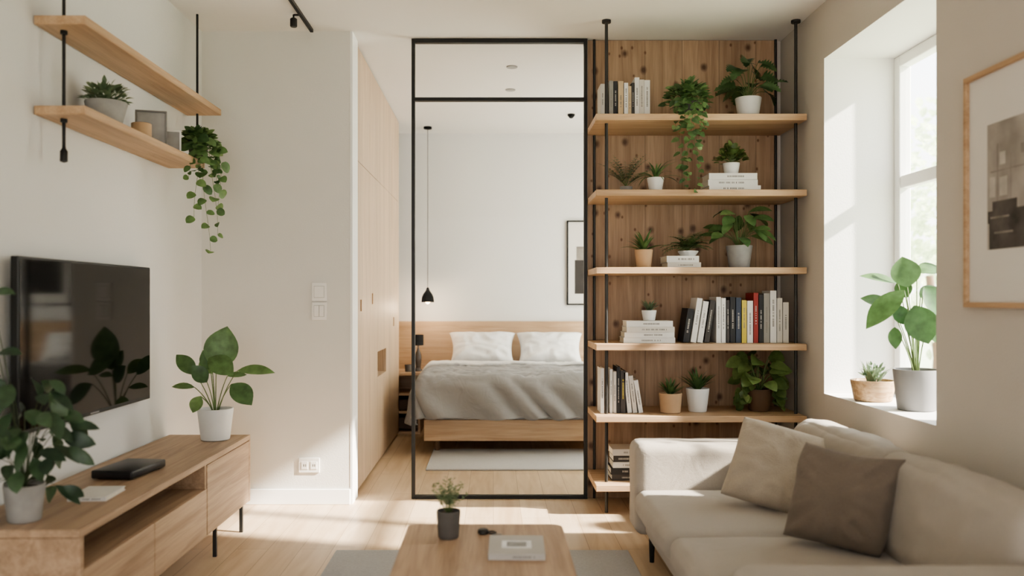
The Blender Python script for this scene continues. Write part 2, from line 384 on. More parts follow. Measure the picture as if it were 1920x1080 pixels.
cu=thing('light_diffuser_curtain','unseen white sheer curtain added to soften the bedroom sun','curtain',(0,0,0)); mk('curtain_fabric',V,Fc,sheer(),cu,smooth=True)  # hidden from view, added to diffuse direct sun in the bedroom
boxes('curtain_rail',[(1.588,1.612,5.15,7.45,2.57,2.599)],TRIM,cu)
d=thing('door_1',None,None,(0,YG,0),kind='structure')
x0,x1=WX(772,YG),WX(1101,YG); zt=WZ(187,YG); t=.019
boxes('door_frame',[(x0,x0+t,-.018,.018,0,2.597),(x1-t,x1,-.018,.018,0,2.597),(x0+t,x1-t,-.018,.018,0,t),(x0+t,x1-t,-.018,.018,2.575,2.597),(x0+t,x1-t,-.018,.018,zt-.010,zt+.010)],BLACK,d,bevel=.002)
boxes('door_glass',[(x0+t,x1-t,-.003,.003,t,zt-.010),(x0+t,x1-t,-.003,.003,zt+.010,2.575)],GLASS,d)
# ------------------------------------------------------------ books
def bmat(rgb): return plain('cover_%d_%d_%d'%rgb,rgb,.6,.03,15)
WH=(222,220,215);OFF=(206,201,192);CR=(196,172,138);BLK=(40,40,42);DK=(66,62,60);GR=(150,146,140);YE=(206,186,80);RD=(150,52,46);NV=(56,64,80);GN=(70,84,66)
def book(cx,yf,z,th,h,dp,rgb,lean=0,mark=None,flat=False,label=None,group=None,rz=0):
    c=.0022
    if flat:
        X,Z=h,th; L_=[(-X/2,X/2,0,dp,0,c,0),(-X/2,X/2,0,dp,Z-c,Z,0),(-X/2,X/2,0,c,c,Z-c,0)]
        pg=(-X/2+.003,X/2-.003,c,dp-.004,c,Z-c)
    else:
        X,Z=th,h; L_=[(-X/2,-X/2+c,0,dp,0,Z,0),(X/2-c,X/2,0,dp,0,Z,0),(-X/2+c,X/2-c,0,c,0,Z,0)]
        pg=(-X/2+c,X/2-c,c,dp-.004,.003,Z-.004)
    lum=sum(rgb)/3; mk_=mark or ((130,126,120) if lum>120 else (176,172,164))
    e=.0004; ln=(h*U(.3,.55)); p=-ln/2+U(-.01,.02); pe=p+ln; hh=th*.28
    if th>.012:
        while p<pe:
            w=U(.002,.005)
            if flat: L_.append((p,p+w,-e,0,th/2-hh/2,th/2+hh/2,1))
            else: L_.append((-hh/2,hh/2,-e,0,h/2+p,h/2+p+w,1))
            p+=w+(U(.0015,.0025) if random.random()<.85 else .008)
    o=boxes('book',L_,None,mats=[bmat(rgb),bmat(mk_)],loc=(cx,yf,z+(th/2*math.sin(abs(lean)) if not flat else 0)+.0004))
    o.rotation_euler=(0,lean,rz)
    nm={WH:'white',OFF:'off-white',CR:'tan',BLK:'black',DK:'charcoal',GR:'grey',YE:'yellow',RD:'red',NV:'navy',GN:'olive'}.get(rgb,'plain')
    tag(o,label or ('%s %s book %s'%(nm,'hardcover',('lying flat in a stack' if flat else ('leaning against its neighbour' if abs(lean)>.03 else 'standing upright in a row')))),'book',group)
    box('pages',*pg,PAGES,o)
    return o
# ------------------------------------------------------------ bookshelf
Y0,Y1=4.42,4.845
bs=thing('bookshelf','oak wall bookshelf on black ceiling rods with knotty pine back','bookshelf',(1.07,4.62,0))
ox,oy=1.07,4.62
box('back_panel',.537-ox,1.612-ox,4.847-oy,4.873-oy,0,2.597,W_BACK,bs)
SZ=[2.089,1.696,1.293,.895,.522,.163]
for z in SZ: box('shelf',.532-ox,1.625-ox,Y0-oy,4.845-oy,z-.034,z,W_SHELFX,bs,bevel=.003)
for x in (.597,1.597):
    lathe('rod',[(.0085,0),(.0085,2.598)],DGREY,bs,(x-ox,4.506-oy,0),n=12)
    lathe('ceiling_mount',[(.024,2.586),(.024,2.5995)],DGREY,bs,(x-ox,4.506-oy,0),n=20)
for x in (.572,1.600): lathe('rod',[(.0075,0),(.0075,2.598)],DGREY,bs,(x-ox,4.836-oy,0),n=12)
YF=4.53; SC=F/YF
def row(defs,z,grp):
    for d_ in defs:
        a,b_,top,rgb=d_[:4]; lean=d_[4] if len(d_)>4 else 0; mark=d_[5] if len(d_)>5 else None
        h=(top)/SC; th=(b_-a)/SC-.0012
        book(WX((a+b_)/2,YF),YF,z,th,h,U(.135,.16),rgb,lean,mark,group=grp)
row([(1126,1134,64,OFF),(1142,1150,70,GR),(1150.3,1158,69,BLK),(1159,1169,69,CR),(1170,1178,66,WH),(1178,1184,60,CR),(1184,1190,66,DK),(1190,1199,76,WH),(1199,1208,72,OFF),(1208,1219,71,WH)],SZ[0],'books on the top shelf')
row([(1343,1352,86,WH),(1352.5,1361,84,WH),(1362,1368,80,DK),(1369,1379,86,BLK),(1380,1390,85,NV),(1391,1400,80,YE),(1401,1412,79,WH),(1413,1422,94,RD),(1423,1431,90,BLK),(1432,1443,93,GR),(1444,1456,98,WH),(1457,1467,84,OFF),(1468,1479,76,OFF)],SZ[3],'books on the fourth shelf')
for i,(px,rgb,h,th) in enumerate([(1286,BLK,64,11),(1300,WH,84,10),(1312.5,WH,78,10),(1325,DK,80,9)]):
    book(WX(px,YF),YF,SZ[3],th/SC,h/SC,.145,rgb,.15,group='books on the fourth shelf')
row([(1126,1133,84,WH),(1143,1149,82,WH),(1149.5,1156,78,OFF),(1156.5,1163,87,BLK),(1163.5,1173,80,DK,0,YE)],SZ[4],'books on the fifth shelf')
for px,rgb,h,th,a in [(1181,WH,76,8,-.10),(1191,OFF,70,8,-.12),(1202,WH,62,8,-.16)]:
    book(WX(px,YF),YF,SZ[4],th/SC,h/SC,.14,rgb,a,group='books on the fifth shelf')
def stack(pxa,pxb,z,hs,cols,grp,yf=4.5):
    zz=z
    for i,(h,c) in enumerate(zip(hs,cols)):
        j=U(-.006,.006); w=(pxb-pxa)*yf/F*(1-.035*i)
        book(WX((pxa+pxb)/2,yf)+j,yf+U(0,.01),zz,h*yf/F,w,.17,c,flat=True,group=grp,rz=U(-.02,.02)); zz+=h*yf/F+.0006
    return zz
zs2=stack(1328,1425,SZ[1],[11,11,12],[WH,WH,WH],'stacked books on the second shelf')
zs3=stack(1250,1313,SZ[2],[10,12],[OFF,WH],'stacked books on the third shelf')
zs4=stack(1170,1267,SZ[3],[10,10,10,11],[WH,WH,OFF,WH],'stacked books on the fourth shelf')
stack(1146,1200,SZ[5],[11,12,11,12,12],[DK,BLK,WH,DK,OFF],'stacked books on the bottom shelf',4.53)
# ------------------------------------------------------------ plants
def pot(parent,rt,rb,h,mat,lip=True,soilmat=SOIL,n=32):
    w=max(.004,rt*.08)
    pr=[(0,0),(rb*.92,0),(rb,.004),(rt*.5+rb*.5,h*.5),(rt,h-.004),(rt-.001,h),(rt-w,h),(rt-w*1.3,h*.9),(rb*.6,h*.85),(0,h*.85)]
    o=lathe('pot',pr,mat,parent,n=n)
    lathe('soil',[(0,h*.851),(rt-w*1.4,h*.86),(rt-w*1.5,h*.885),(rt*.4,h*.91),(0,h*.91)],soilmat,parent,n=20)
def rosette(Fb,z,n,Ln,W,t0,t1,bend,shape='grass',r=.01):
    for i in range(n):
        a=i*2.399+U(-.3,.3); t=U(t0,t1); l=Ln*U(.7,1.08)
        d=(math.cos(a)*math.sin(t),math.sin(a)*math.sin(t),math.cos(t))
        Fb.leaf((math.cos(a)*r*U(.2,1),math.sin(a)*r*U(.2,1),z),d,l,W*U(.8,1.15),bend*U(.6,1.2),shape)
def curve(p0,p1,lift,n=6):
    p0=Vector(p0);p1=Vector(p1); c=Vector((p0.x*.65+p1.x*.35,p0.y*.65+p1.y*.35,max(p0.z,p1.z)*.6+p0.z*.4+lift))
    return [p0*(1-t)**2+c*2*t*(1-t)+p1*t*t for t in [i/n for i in range(n+1)]]
def stemmed(Fb,Sb,z,n,Hh,R,ll,lw,shape='heart',bend=.7,hmin=.35,sr=.0022,a0=0,a1=2*math.pi,face=0):
    for i in range(n):
        a=a0+(a1-a0)*((i*.618+U(-.05,.05))%1); k=U(hmin,1); rr=R*math.sqrt(max(0,1-(k*.8)**2))*U(.55,1)
        tip=Vector((rr*math.cos(a),rr*math.sin(a),z+Hh*k)); b0=(math.cos(a)*.008,math.sin(a)*.008,z)
        Sb.tube(curve(b0,tip,Hh*.15),sr,5,.7)
        dz=U(-.5,.35); d=Vector((math.cos(a+U(-.5,.5)),math.sin(a+U(-.5,.5)),dz))
        nr=Vector((0,-face,1))
        Fb.leaf(tip,d,ll*U(.7,1.1),lw*U(.75,1.1),bend*U(.5,1.2),shape,nr,fold=.2,twist=U(-.3,.3))
def bushy(Fb,Sb,z,n,Hh,R,ll,lw,shape='oval',up=.7,droop=0):
    for i in range(n):
        a=U(0,6.283); k=U(.0,1)**.7; th=math.acos(k)
        rad=U(.65,1); p=Vector((R*rad*math.sin(th)*math.cos(a),R*rad*math.sin(th)*math.sin(a),z+Hh*rad*k*.95+.004))
        d=Vector((p.x,p.y,(p.z-z)*up+.01-droop))
        Fb.leaf(p,d,ll*U(.7,1.2),lw*U(.8,1.2),.5,shape,(0,-.5,1),twist=U(-.5,.5))
        if i%4==0: Sb.tube(curve((0,0,z),p,.01,4),.0012,4,.6)
def fern(Fb,Sb,z,n,Ln,ll,t0=.3,t1=1.3,bend=1.6):
    for i in range(n):
        a=i*2.399+U(-.3,.3); t=U(t0,t1); l=Ln*U(.7,1.1); d=Vector((math.cos(a)*math.sin(t),math.sin(a)*math.sin(t),math.cos(t)))
        side=d.cross(Vector((0,0,1))).normalized(); c=Vector((0,0,z)); m=11; pts=[c]
        for j in range(m):
            dd=Quaternion(side,-bend*j/m)@d; c=c+dd*(l/m); pts.append(c)
            if j>1:
                w=ll*math.sin(math.pi*min(1,(j+1)/(m+1)*.85+.12))
                for s in (-1,1): Fb.leaf(c,side*s+dd*.5,w,w*.38,.3,'lance')
        Sb.tube(pts,.0009,4,.5)
def trailing(Fb,Sb,z,r0,nv,l0,l1,a0,a1,ll,lw,out=.05,shape='heart',step=.022,sway=.010,lens=None):
    for i in range(nv):
        a=a0+(a1-a0)*(i+.5)/nv+U(-.12,.12); l=(lens[i] if lens else (U(l0,l1) if i%3 else l1*U(.85,1))); o=out*U(.7,1.3)
        dx,dy=math.cos(a),math.sin(a); pts=[(dx*r0*.4,dy*r0*.4,z),(dx*(r0+o*.35),dy*(r0+o*.35),z+.02),(dx*(r0+o),dy*(r0+o),z-.02)]
        m=max(4,int(l/step)); x,y=dx*(r0+o),dy*(r0+o); ph=U(0,6)
        for j in range(1,m+1):
            pts.append((x+sway*math.sin(ph+j*.5),y+.004*math.cos(ph+j*.7),z-.02-l*j/m))
        Sb.tube(pts,.0013,4,.6)
        for j in range(1,len(pts)):
            s=1-.4*j/len(pts)
            b=a+(1 if j%2 else -1)*U(.5,1.4); d=Vector((math.cos(b),math.sin(b)-.2,U(-.9,-.1)))
            Fb.leaf(pts[j],d,ll*s*U(.7,1.2),lw*s*U(.7,1.2),.6,shape,(U(-.4,.4),-1,U(.2,.9)))
def plant(name,label,loc,potspec,build,mat=None,cat='plant',xmin=None,ymax=None,stemmat=None,group=None):
    th=thing(name,label,cat,loc,group)
    rt,rb,h,pm=potspec; pot(th,rt,rb,h,pm)
    Fb=B(None if xmin is None else xmin-loc[0],None if ymax is None else ymax-loc[1]); Sb=B(Fb.xmin,Fb.ymax)
    build(Fb,Sb,h*.88)
    Fb.obj('foliage',mat or GREEN,th); Sb.obj('stems',stemmat or STEM,th)
    return th
def at(px,y,z): return (WX(px,y),y,z+.0006)
YM=4.842
def b(Fb,Sb,z):
    bushy(Fb,Sb,z-.01,160,.125,.12,.042,.032,'heart',.5)
    trailing(Fb,Sb,z+.03,.05,5,.30,.50,-2.3,-.9,.052,.040,.03,'heart',.034,.014)
    trailing(Fb,Sb,z+.03,.055,9,.05,.16,-2.9,-.2,.042,.034,.04,'heart')
plant('trailing_plant','bushy green trailing plant spilling over the top shelf edge',at(1290,4.497,SZ[0]),(.06,.05,.075,CONCD),b,GREENT,ymax=YM)
def b(Fb,Sb,z):
    stemmed(Fb,Sb,z,22,.21,.13,.115,.11,'monstera',.8,.25,.0020,face=.9)
plant('monstera_plant','monstera with split leaves in a white tapered pot',at(1403,4.62,SZ[0]),(.07,.052,.125,WHITEC),b,GREEND,ymax=YM)
plant('potted_fern','airy feathery fern in a small grey pot',at(1174,4.70,SZ[1]),(.035,.028,.05,CONC),lambda Fb,Sb,z:fern(Fb,Sb,z,26,.20,.026,.1,.7,.8),GREENS,ymax=YM)
def b(Fb,Sb,z): rosette(Fb,z,26,.16,.011,.1,1.2,1.5,'grass')
plant('spider_plant','spiky narrow-leaved plant in a white pot',at(1229,4.54,SZ[1]),(.045,.034,.076,WHITEC),b,GREEN,ymax=YM)
def b(Fb,Sb,z): bushy(Fb,Sb,z,120,.095,.07,.034,.028,'round')
plant('potted_herb','rounded leafy herb in white pot on stacked books',at(1371,4.58,zs2),(.045,.036,.062,WHITEC),b,GREENY,ymax=YM)
def b(Fb,Sb,z): rosette(Fb,z,34,.13,.017,.05,1.15,.9,'grass')
plant('aloe_plant','spiky green plant in a tan clay pot',at(1207,4.56,SZ[2]),(.048,.038,.098,TAN),b,GREEN,ymax=YM)
def b(Fb,Sb,z): fern(Fb,Sb,z,34,.16,.034,.1,1.1,1.3)
plant('potted_fern','feathery fern in low white bowl on stacked books',at(1290,4.60,zs3),(.055,.04,.03,WHITEC),b,GREENT,ymax=YM)
def b(Fb,Sb,z): stemmed(Fb,Sb,z,26,.20,.115,.12,.062,'oval',.9,.25,.0022,face=.6)
plant('peace_lily','broad-leaved green plant in concrete pot',at(1386,4.6,SZ[2]),(.07,.054,.122,CONC),b,GREEN,ymax=YM)
def b(Fb,Sb,z): rosette(Fb,z,26,.075,.016,.05,1.0,.5,'lance'); 
plant('succulent_plant','small succulent in white pot on stacked books',at(1217,4.58,zs4),(.04,.032,.055,WHITEC),b,GREENS,ymax=YM)
def b(Fb,Sb,z): rosette(Fb,z,30,.10,.018,.05,.9,.5,'lance')
plant('succulent_plant','spiky succulent in a tan wooden pot',at(1257,4.55,SZ[4]),(.061,.053,.105,TAN),b,GREEN,ymax=YM)
def b(Fb,Sb,z): rosette(Fb,z,30,.14,.024,.05,.9,.7,'lance')
plant('aloe_plant','leafy green plant in a white tapered pot',at(1308,4.60,SZ[4]),(.062,.048,.125,WHITEC),b,GREEN,ymax=YM)
def b(Fb,Sb,z):
    stemmed(Fb,Sb,z,30,.20,.135,.10,.085,'heart',.8,.2,.002,face=1.0)
    trailing(Fb,Sb,z+.02,.05,3,.04,.08,-3.3,-2.7,.075,.062,.045,'heart')
    trailing(Fb,Sb,z+.02,.05,3,.04,.08,-.4,.2,.075,.062,.04,'heart')
plant('philodendron_plant','heart-leaved bushy plant in a dark brown pot',at(1423,4.62,SZ[4]),(.066,.052,.12,BROWNC),b,GREENY,ymax=YM)
# ------------------------------------------------------------ left wall shelves
def wallshelf(z,y1,label,rods):
    w=thing('wall_shelf',label,'shelf',(XL,2.97,z))
    box('shelf_board',.003,-1.42-XL,0,y1-2.97,-.032,0,W_SHELFY,w,bevel=.003)
    return w
w1=wallshelf(2.117,4.455,'long oak hanging shelf on thin black rods',1)
w2=wallshelf(1.803,4.20,'lower oak hanging shelf on thin black rods',0)
for y,zb in ((3.04,1.62),(4.41,1.93)):
    lathe('rod',[(.006,zb-2.117),(.006,2.599-2.117)],BLACK,w1,(.073,y-2.97,0),n=12)
lathe('rod_end',[(.004,0),(.013,.004),(.013,.04),(.007,.05),(.006,.06)],BLACK,w1,(.073,.07,1.615-2.117),n=14)
for zz in (2.117-.045,1.803-.045): lathe('collar',[(.012,0),(.012,.012)],BLACK,w1,(.073,.07,zz-2.117),n=14)
def b(Fb,Sb,z): bushy(Fb,Sb,z,110,.08,.08,.034,.020,'lance'); rosette(Fb,z,30,.085,.018,.1,1.1,.4,'lance',.03)
plant('succulent_plant','grey-green succulent in a round grey-white bowl',(-1.497,3.30,1.8036),(.078,.058,.085,CONC),b,GREENS,xmin=XL+.004)
bowl=thing('candle_holder','small round tan wooden candle holder on oak shelf','candle holder',(-1.468,3.56,1.8036))
lathe('holder_body',[(0,0),(.036,0),(.04,.003),(.04,.055),(.037,.057),(.032,.057),(.032,.046),(0,.046)],TAN,bowl)
lathe('candle',[(0,.0462),(.030,.0462),(.030,.051),(0,.051)],WHITEC,bowl)
FR=plain('frame_grey',(120,116,112),.4); PRT=plain('photo_grey',(160,158,156),.25,.25,9)
for (y,w,h,a,c) in ((3.74,.13,.15,.30,FR),(3.97,.09,.11,.4,TRIM)):
    pf=thing('photo_frame','small grey leaning photo frame on oak shelf' if c is FR else 'small pale photo frame on oak shelf','photo frame',(-1.50,y,1.804))
    pf.rotation_euler=(0,0,a)
    boxes('frame',[(-w/2,w/2,-.006,.006,0,.008),(-w/2,w/2,-.006,.006,h-.008,h),(-w/2,-w/2+.008,-.006,.006,.008,h-.008),(w/2-.008,w/2,-.006,.006,.008,h-.008)],c,pf,bevel=.001)
    box('photo',-w/2+.008,w/2-.008,-.001,.003,.008,h-.008,PRT,pf)
    box('easel_back',-.008,.008,.006,.03,0,h*.5,c,pf)
def b(Fb,Sb,z):
    bushy(Fb,Sb,z-.01,140,.10,.085,.042,.034,'heart',.4)
    trailing(Fb,Sb,z+.02,.055,4,.28,.50,-1.5,.6,.064,.056,.03,'round',.056,.020,[.34,.50,.42,.27])
    trailing(Fb,Sb,z+.02,.05,8,.04,.16,-1.8,1.0,.046,.04,.035,'round')
plant('trailing_plant','trailing string plant with round leaves hanging off shelf end',(-1.432,4.14,1.8036),(.045,.038,.06,CONCD),b,GREENT,xmin=XL+.004)
# ------------------------------------------------------------ TV
tv=thing('television','black flat-screen television mounted on the white wall','television',(XL,3.315,.68))
box('tv_body',.028,.055,-.535,.535,0,.59,BLACK,tv,bevel=.004)
SCR=plain('tv_screen',(8,8,10),.06,.0,1,spec=.4)
box('screen',.0555,.0565,-.527,.527,.016,.582,SCR,tv)
boxes('wall_bracket',[(.002,.028,-.15,.15,.2,.4)],BLACK,tv)
boxes('brand_mark',[(.0552,.0566,-.035+i*.012,-.035+i*.012+.008,.005,.0105) for i in range(6)],plain('mark_grey',(150,150,150),.5),tv)
# ------------------------------------------------------------ TV cabinet
XC=-1.19; Yn,Yf=2.457,4.18; zt_,zb_=.464,.142
tc=thing('tv_cabinet','low oak media cabinet with open niche on thin metal legs','cabinet',(-1.395,3.32,0))
ox,oy=-1.395,3.32
def lb(n_,x0,x1,y0,y1,z0,z1,m,bv=.002): return box(n_,x0-ox,x1-ox,y0-oy,y1-oy,z0,z1,m,tc,bevel=bv)
lb('cabinet_top',XL+.016,XC,Yn,Yf,zt_-.024,zt_,W_CABY)
boxes('body',[(XL+.016-ox,XC-ox,Yn-oy,Yn+.022-oy,zb_,zt_-.025),(XL+.016-ox,XC-ox,Yf-.022-oy,Yf-oy,zb_,zt_-.025),
 (XL+.016-ox,XC-.003-ox,Yn+.022-oy,Yf-.022-oy,zb_,zb_+.02),(XL+.016-ox,XL+.026-ox,Yn+.022-oy,Yf-.022-oy,zb_+.02,zt_-.025),
 (XL+.026-ox,XC-.012-ox,Yn+.022-oy,3.535-oy,.322,.342),(XL+.026-ox,XC-.004-ox,3.53-oy,3.55-oy,zb_+.02,zt_-.025)],W_CABY,tc)
lb('drawer',XC-.02,XC,Yn+.024,2.998,zb_+.004,.341,W_CABZ); lb('drawer',XC-.02,XC,3.002,3.546,zb_+.004,.341,W_CABZ)
lb('cabinet_door',XC-.02,XC,3.552,Yf-.024,zb_+.004,zt_-.027,W_CABZ)
for x,y in ((XC-.03,4.13),(XC-.03,3.74),(XC-.03,2.56),(-1.55,4.13),(-1.55,2.56)):
    lb('leg',x-.008,x+.008,y-.008,y+.008,0,zb_,DGREY,.001)
bx=thing('media_box','flat black media player box on the oak cabinet','media player',(-1.385,3.25,zt_+.0005)); bx.rotation_euler=(0,0,-.12)
box('casing',-.08,.08,-.125,.125,.004,.034,plain('black_plastic',(30,30,32),.35,.03),bx,bevel=.006,seg=3)
for a in (-.06,.06):
    for c in (-.1,.1): lathe('foot',[(0,0),(.008,0),(.008,.005),(0,.005)],BLACK,bx,(a,c,0),n=10)
o=book(-1.335,2.80,zt_,.014,.125,.17,WH,flat=True,label='thin white book lying on the oak media cabinet',rz=.05)
def hl(Fb,Sb,z0,base,tip,W,nrm=(0,-1,.35),bend=.35,shape='oval',sr=.003):
    bs_=Vector(base); tp=Vector(tip); Sb.tube(curve((bs_.x*.12,bs_.y*.12,z0),bs_,.0,7),sr,6,.65)
    Fb.leaf(bs_,tp-bs_,(tp-bs_).length*1.06,W,bend,'big' if W>.05 else shape,nrm,fold=.2)
def mkleaves(cx,cy_px,y,ws,vx,defs):
    s=y/F
    def b(Fb,Sb,z):
        for (bx_,by_,tx,ty,W,dy,nr) in defs:
            zz=lambda p:(cy_px-p)*s
            n_=Vector(nr)+Vector((vx,0,0))
            hl(Fb,Sb,z,((bx_-cx)*s,dy,zz(by_)),((tx-cx)*s,dy*1.6,zz(ty)),W*s*ws,n_)
    return b
nf=(0,-1,.3); nu=(0,-.75,1); 
dfs=[(408,690,428,614,54,-.02,nf),(398,668,445,692,38,-.05,(.2,-1,.7)),(448,692,514,688,24,-.02,nu),(440,716,480,748,36,-.05,(.3,-1,.5)),(366,700,332,662,26,0,(-.3,-1,.8)),(372,722,336,716,15,-.05,nu),
 (396,712,376,682,26,-.06,nf),(384,738,374,764,22,-.06,(-.3,-1,.4)),(420,705,452,700,14,.05,nu),(392,700,365,672,24,.05,nf),(402,690,388,655,26,-.03,nf)]
plant('rubber_plant','broad-leaved green plant in a white pot on the cabinet',(WX(404,4.03),4.03,zt_+.0006),(.083,.066,.148,WHITEC),mkleaves(404,822,4.03,1.15,.3,dfs),GREEN,xmin=XL+.004,ymax=YB-.004)
def b(Fb,Sb,z):
    for k in range(86):
        a=U(0,6.28); kk=U(-.12,1); rr=.145*math.sqrt(max(.05,1-max(0,kk)**2*.8))*U(.45,1)
        p=Vector((rr*math.cos(a),rr*math.sin(a),z+.02+kk*.33))
        d=Vector((math.cos(a)+U(-.3,.3),math.sin(a)+U(-.3,.3)-.2,U(-1.2,.0)))
        Fb.leaf(p,d,U(.06,.105),U(.03,.055),U(.4,1.0),'oval',(.45,-.9,.7),.2,U(-.5,.5))
        if k%3==0: Sb.tube(curve((0,0,z),p,.04,5),.0015,4,.6)
    for (x,zz) in ((-.10,.68),(-.08,.50)):
        Sb.tube([(0,0,z),(x*.4,0,z+(zz-z)*.5),(x,0,zz)],.0022,5,.6)
        Fb.leaf((x,0,zz),(1,-.3,.25),.08,.04,.8,'oval',(.2,-.8,1))
plant('leafy_plant','dense dark green plant in a pale pot on the cabinet',(WX(46,2.56),2.56,zt_+.0006),(.058,.046,.11,CONC),b,GREENF,xmin=XL+.006,stemmat=STEMD)
# ------------------------------------------------------------ track light
tl=thing('track_light','black ceiling track with a small spotlight','track light',(-.99,3.9,2.6))
box('track',-.008,.008,-.9,.755,-.018,-.0005,BLACK,tl)
lathe('spot_head',[(0,0),(.016,0),(.018,.004),(.018,.04),(.012,.045),(0,.045)],BLACK,tl,(-.035,.48,-.075),n=18)
boxes('spot_arm',[(-.039,-.031,.476,.484,-.03,-.012),(-.035,-.008,.476,.484,-.018,-.010)],BLACK,tl)
# ------------------------------------------------------------ switch & outlet
PLA=plain('plastic_plate',(236,233,228),.35,.01); PLG=plain('gap_shade_grey',(172,168,162),.5,.01)
sw=thing('light_switch','white double light switch plate on the wall','light switch',(WX(599,YB),YB,WZ(600,YB)))
box('switch_plate',-.042,.042,-.009,-.0005,0,.098,PLA,sw,bevel=.003); box('switch_plate',-.042,.042,-.009,-.0005,.104,.205,PLA,sw,bevel=.003)
boxes('switch_gap_shade',[(-.028,.028,-.0100,-.0092,.122,.187),(-.028,.028,-.0100,-.0092,.018,.081)],PLG,sw)  # grey sheets painting the shade line around the rockers
box('switch_rocker',-.0265,.0265,-.014,-.010,.1235,.1855,PLA,sw,bevel=.002); box('switch_rocker',-.0265,-.001,-.014,-.010,.0195,.0795,PLA,sw,bevel=.002); box('switch_rocker',.001,.0265,-.014,-.010,.0195,.0795,PLA,sw,bevel=.002)
ot=thing('power_outlet','white double wall socket above the baseboard','power outlet',(WX(580,YB),YB,WZ(886,YB)))
box('outlet_plate',-.058,.058,-.008,-.0005,0,.082,PLA,ot,bevel=.003)
box('socket',-.042,-.006,-.011,-.008,.02,.062,PLA,ot,bevel=.002); box('socket',.008,.044,-.011,-.008,.02,.062,PLA,ot,bevel=.002)
boxes('socket_hole',[(-.03,-.026,-.0115,-.0111,.034,.048),(-.02,-.016,-.0115,-.0111,.034,.048),(.02,.024,-.0115,-.0111,.034,.048),(.03,.034,-.0115,-.0111,.034,.048)],plain('hole_dark',(90,86,80),.8),ot)
# ------------------------------------------------------------ right wall picture
pf=thing('framed_print','oak-framed black and white print on the wall','framed picture',(XR,2.35,1.10))
Wf,Hf=.585,.785
boxes('frame',[(-.025,-.001,0,Wf,0,.018),(-.025,-.001,0,Wf,Hf-.018,Hf),(-.025,-.001,0,.018,.018,Hf-.018),(-.025,-.001,Wf-.018,Wf,.018,Hf-.018)],W_SHELFY,pf,bevel=.002)
box('mat_board',-.012,-.002,.018,Wf-.018,.018,Hf-.018,plain('mat_white',(220,216,210),.8,.01),pf)
g1=plain('print_light',(164,157,150),.8,.28,7); g2=plain('print_mid',(138,131,124),.8,.3,14); g3=plain('print_dark',(84,79,76),.8,.5,12)
g4=plain('print_art_dark',(58,54,52),.8,.2,12); g5=plain('print_pale',(186,180,172),.8,.2,14)
P0,P1,Q0,Q1=.125,.46,.19,.60
PB=[(-.0135,-.0125,P0,P1,Q0,Q1,0),(-.014,-.0136,P0,P1-.012,Q0,Q0+.085,2),(-.014,-.0136,P0+.10,P1-.004,Q0+.0851,Q0+.125,2),(-.014,-.0136,P1-.16,P1-.03,Q0+.1251,Q0+.155,2),
 (-.014,-.0136,P0,P0+.09,Q0+.0851,Q0+.22,1),(-.014,-.0136,P1-.06,P1-.055,Q0+.1551,Q0+.34,1),(-.014,-.0136,P1-.13,P1-.126,Q0+.1551,Q0+.30,1),(-.0144,-.0141,P0+.05,P1-.02,Q0+.25,Q0+.254,1),(-.014,-.0136,P0+.02,P1-.18,Q1-.12,Q1-.09,1),
 (-.0145,-.0141,P1-.11,P1-.07,Q0+.17,Q0+.23,3),(-.0145,-.0141,P1-.045,P1-.015,Q0+.17,Q0+.235,3),(-.0145,-.0141,P1-.10,P1-.07,Q0+.27,Q0+.31,3),(-.0145,-.0141,P1-.12,P1-.02,Q0+.10,Q0+.106,1),(-.0145,-.0141,P1-.14,P1-.04,Q0+.05,Q0+.056,1)]
boxes('print',PB,None,pf,mats=[g1,g2,g3,g5])
# ------------------------------------------------------------ window sill plants
yy=3.60
dfs=[(1700,540,1690,486,44,-.02,(.2,-1,.3)),(1686,532,1622,512,20,.0,nu),(1692,546,1618,606,38,-.03,(-.5,-1,.6)),(1702,574,1718,640,48,-.07,(0,-1,.25)),(1668,614,1662,650,20,-.06,nf),
 (1722,512,1770,500,34,.0,nu),(1726,540,1764,590,40,-.04,(.4,-1,.4)),(1690,592,1656,582,20,.03,nu),(1735,560,1790,540,40,.03,nu),(1740,600,1780,640,40,-.02,nf),(1712,560,1704,525,26,.04,nf),(1682,575,1636,556,26,.05,nu),(1700,610,1686,574,24,.0,nf)]
plant('fiddle_leaf_plant','tall large-leaved plant in a grey pot on windowsill',(WX(1719,yy),yy,.6606),(.094,.076,.172,GREYC),mkleaves(1722,770,yy,1.2,-.5,dfs),GREENB)
WICK=wood('wicker',(202,172,136),(166,132,96),'X',gs=60)
def b(Fb,Sb,z): rosette(Fb,z,34,.11,.014,.05,.8,.3,'lance',.03); bushy(Fb,Sb,z,40,.08,.055,.03,.014,'lance')
plant('succulent_plant','small spiky succulent in a tan woven bowl on windowsill',(1.748,3.93,.6606),(.098,.082,.095,WICK),b,GREENS)
# ------------------------------------------------------------ sofa
sf=thing('sofa','light greige fabric sofa with low arms','sofa',(1.1,2.9,0))
sx,sy=1.1,2.9
def so(n_,x0,x1,y0,y1,z0,z1,r,**k): return rbox(n_,x1-x0,y1-y0,z1-z0,r,SOFA,sf,((x0+x1)/2-sx,(y0+y1)/2-sy,(z0+z1)/2),**k)
so('base',.66,1.60,2.02,3.76,.10,.200,.02,n=12)
so('arm',.622,1.42,3.725,3.93,.09,.493,.04,crown=.003,wr=.002,n=26)
so('arm',.56,1.42,1.84,2.05,.09,.500,.04,crown=.003,wr=.002,n=26)
so('backrest',1.42,1.625,1.84,3.93,.10,.54,.05,crown=.004,wr=.002,n=28)
so('seat_cushion',.612,1.41,3.012,3.72,.185,.302,.045,crown=.018,wr=.003,seed=3,n=34)
so('seat_cushion',.612,1.41,2.055,2.998,.185,.302,.045,crown=.018,wr=.003,seed=9,n=34)
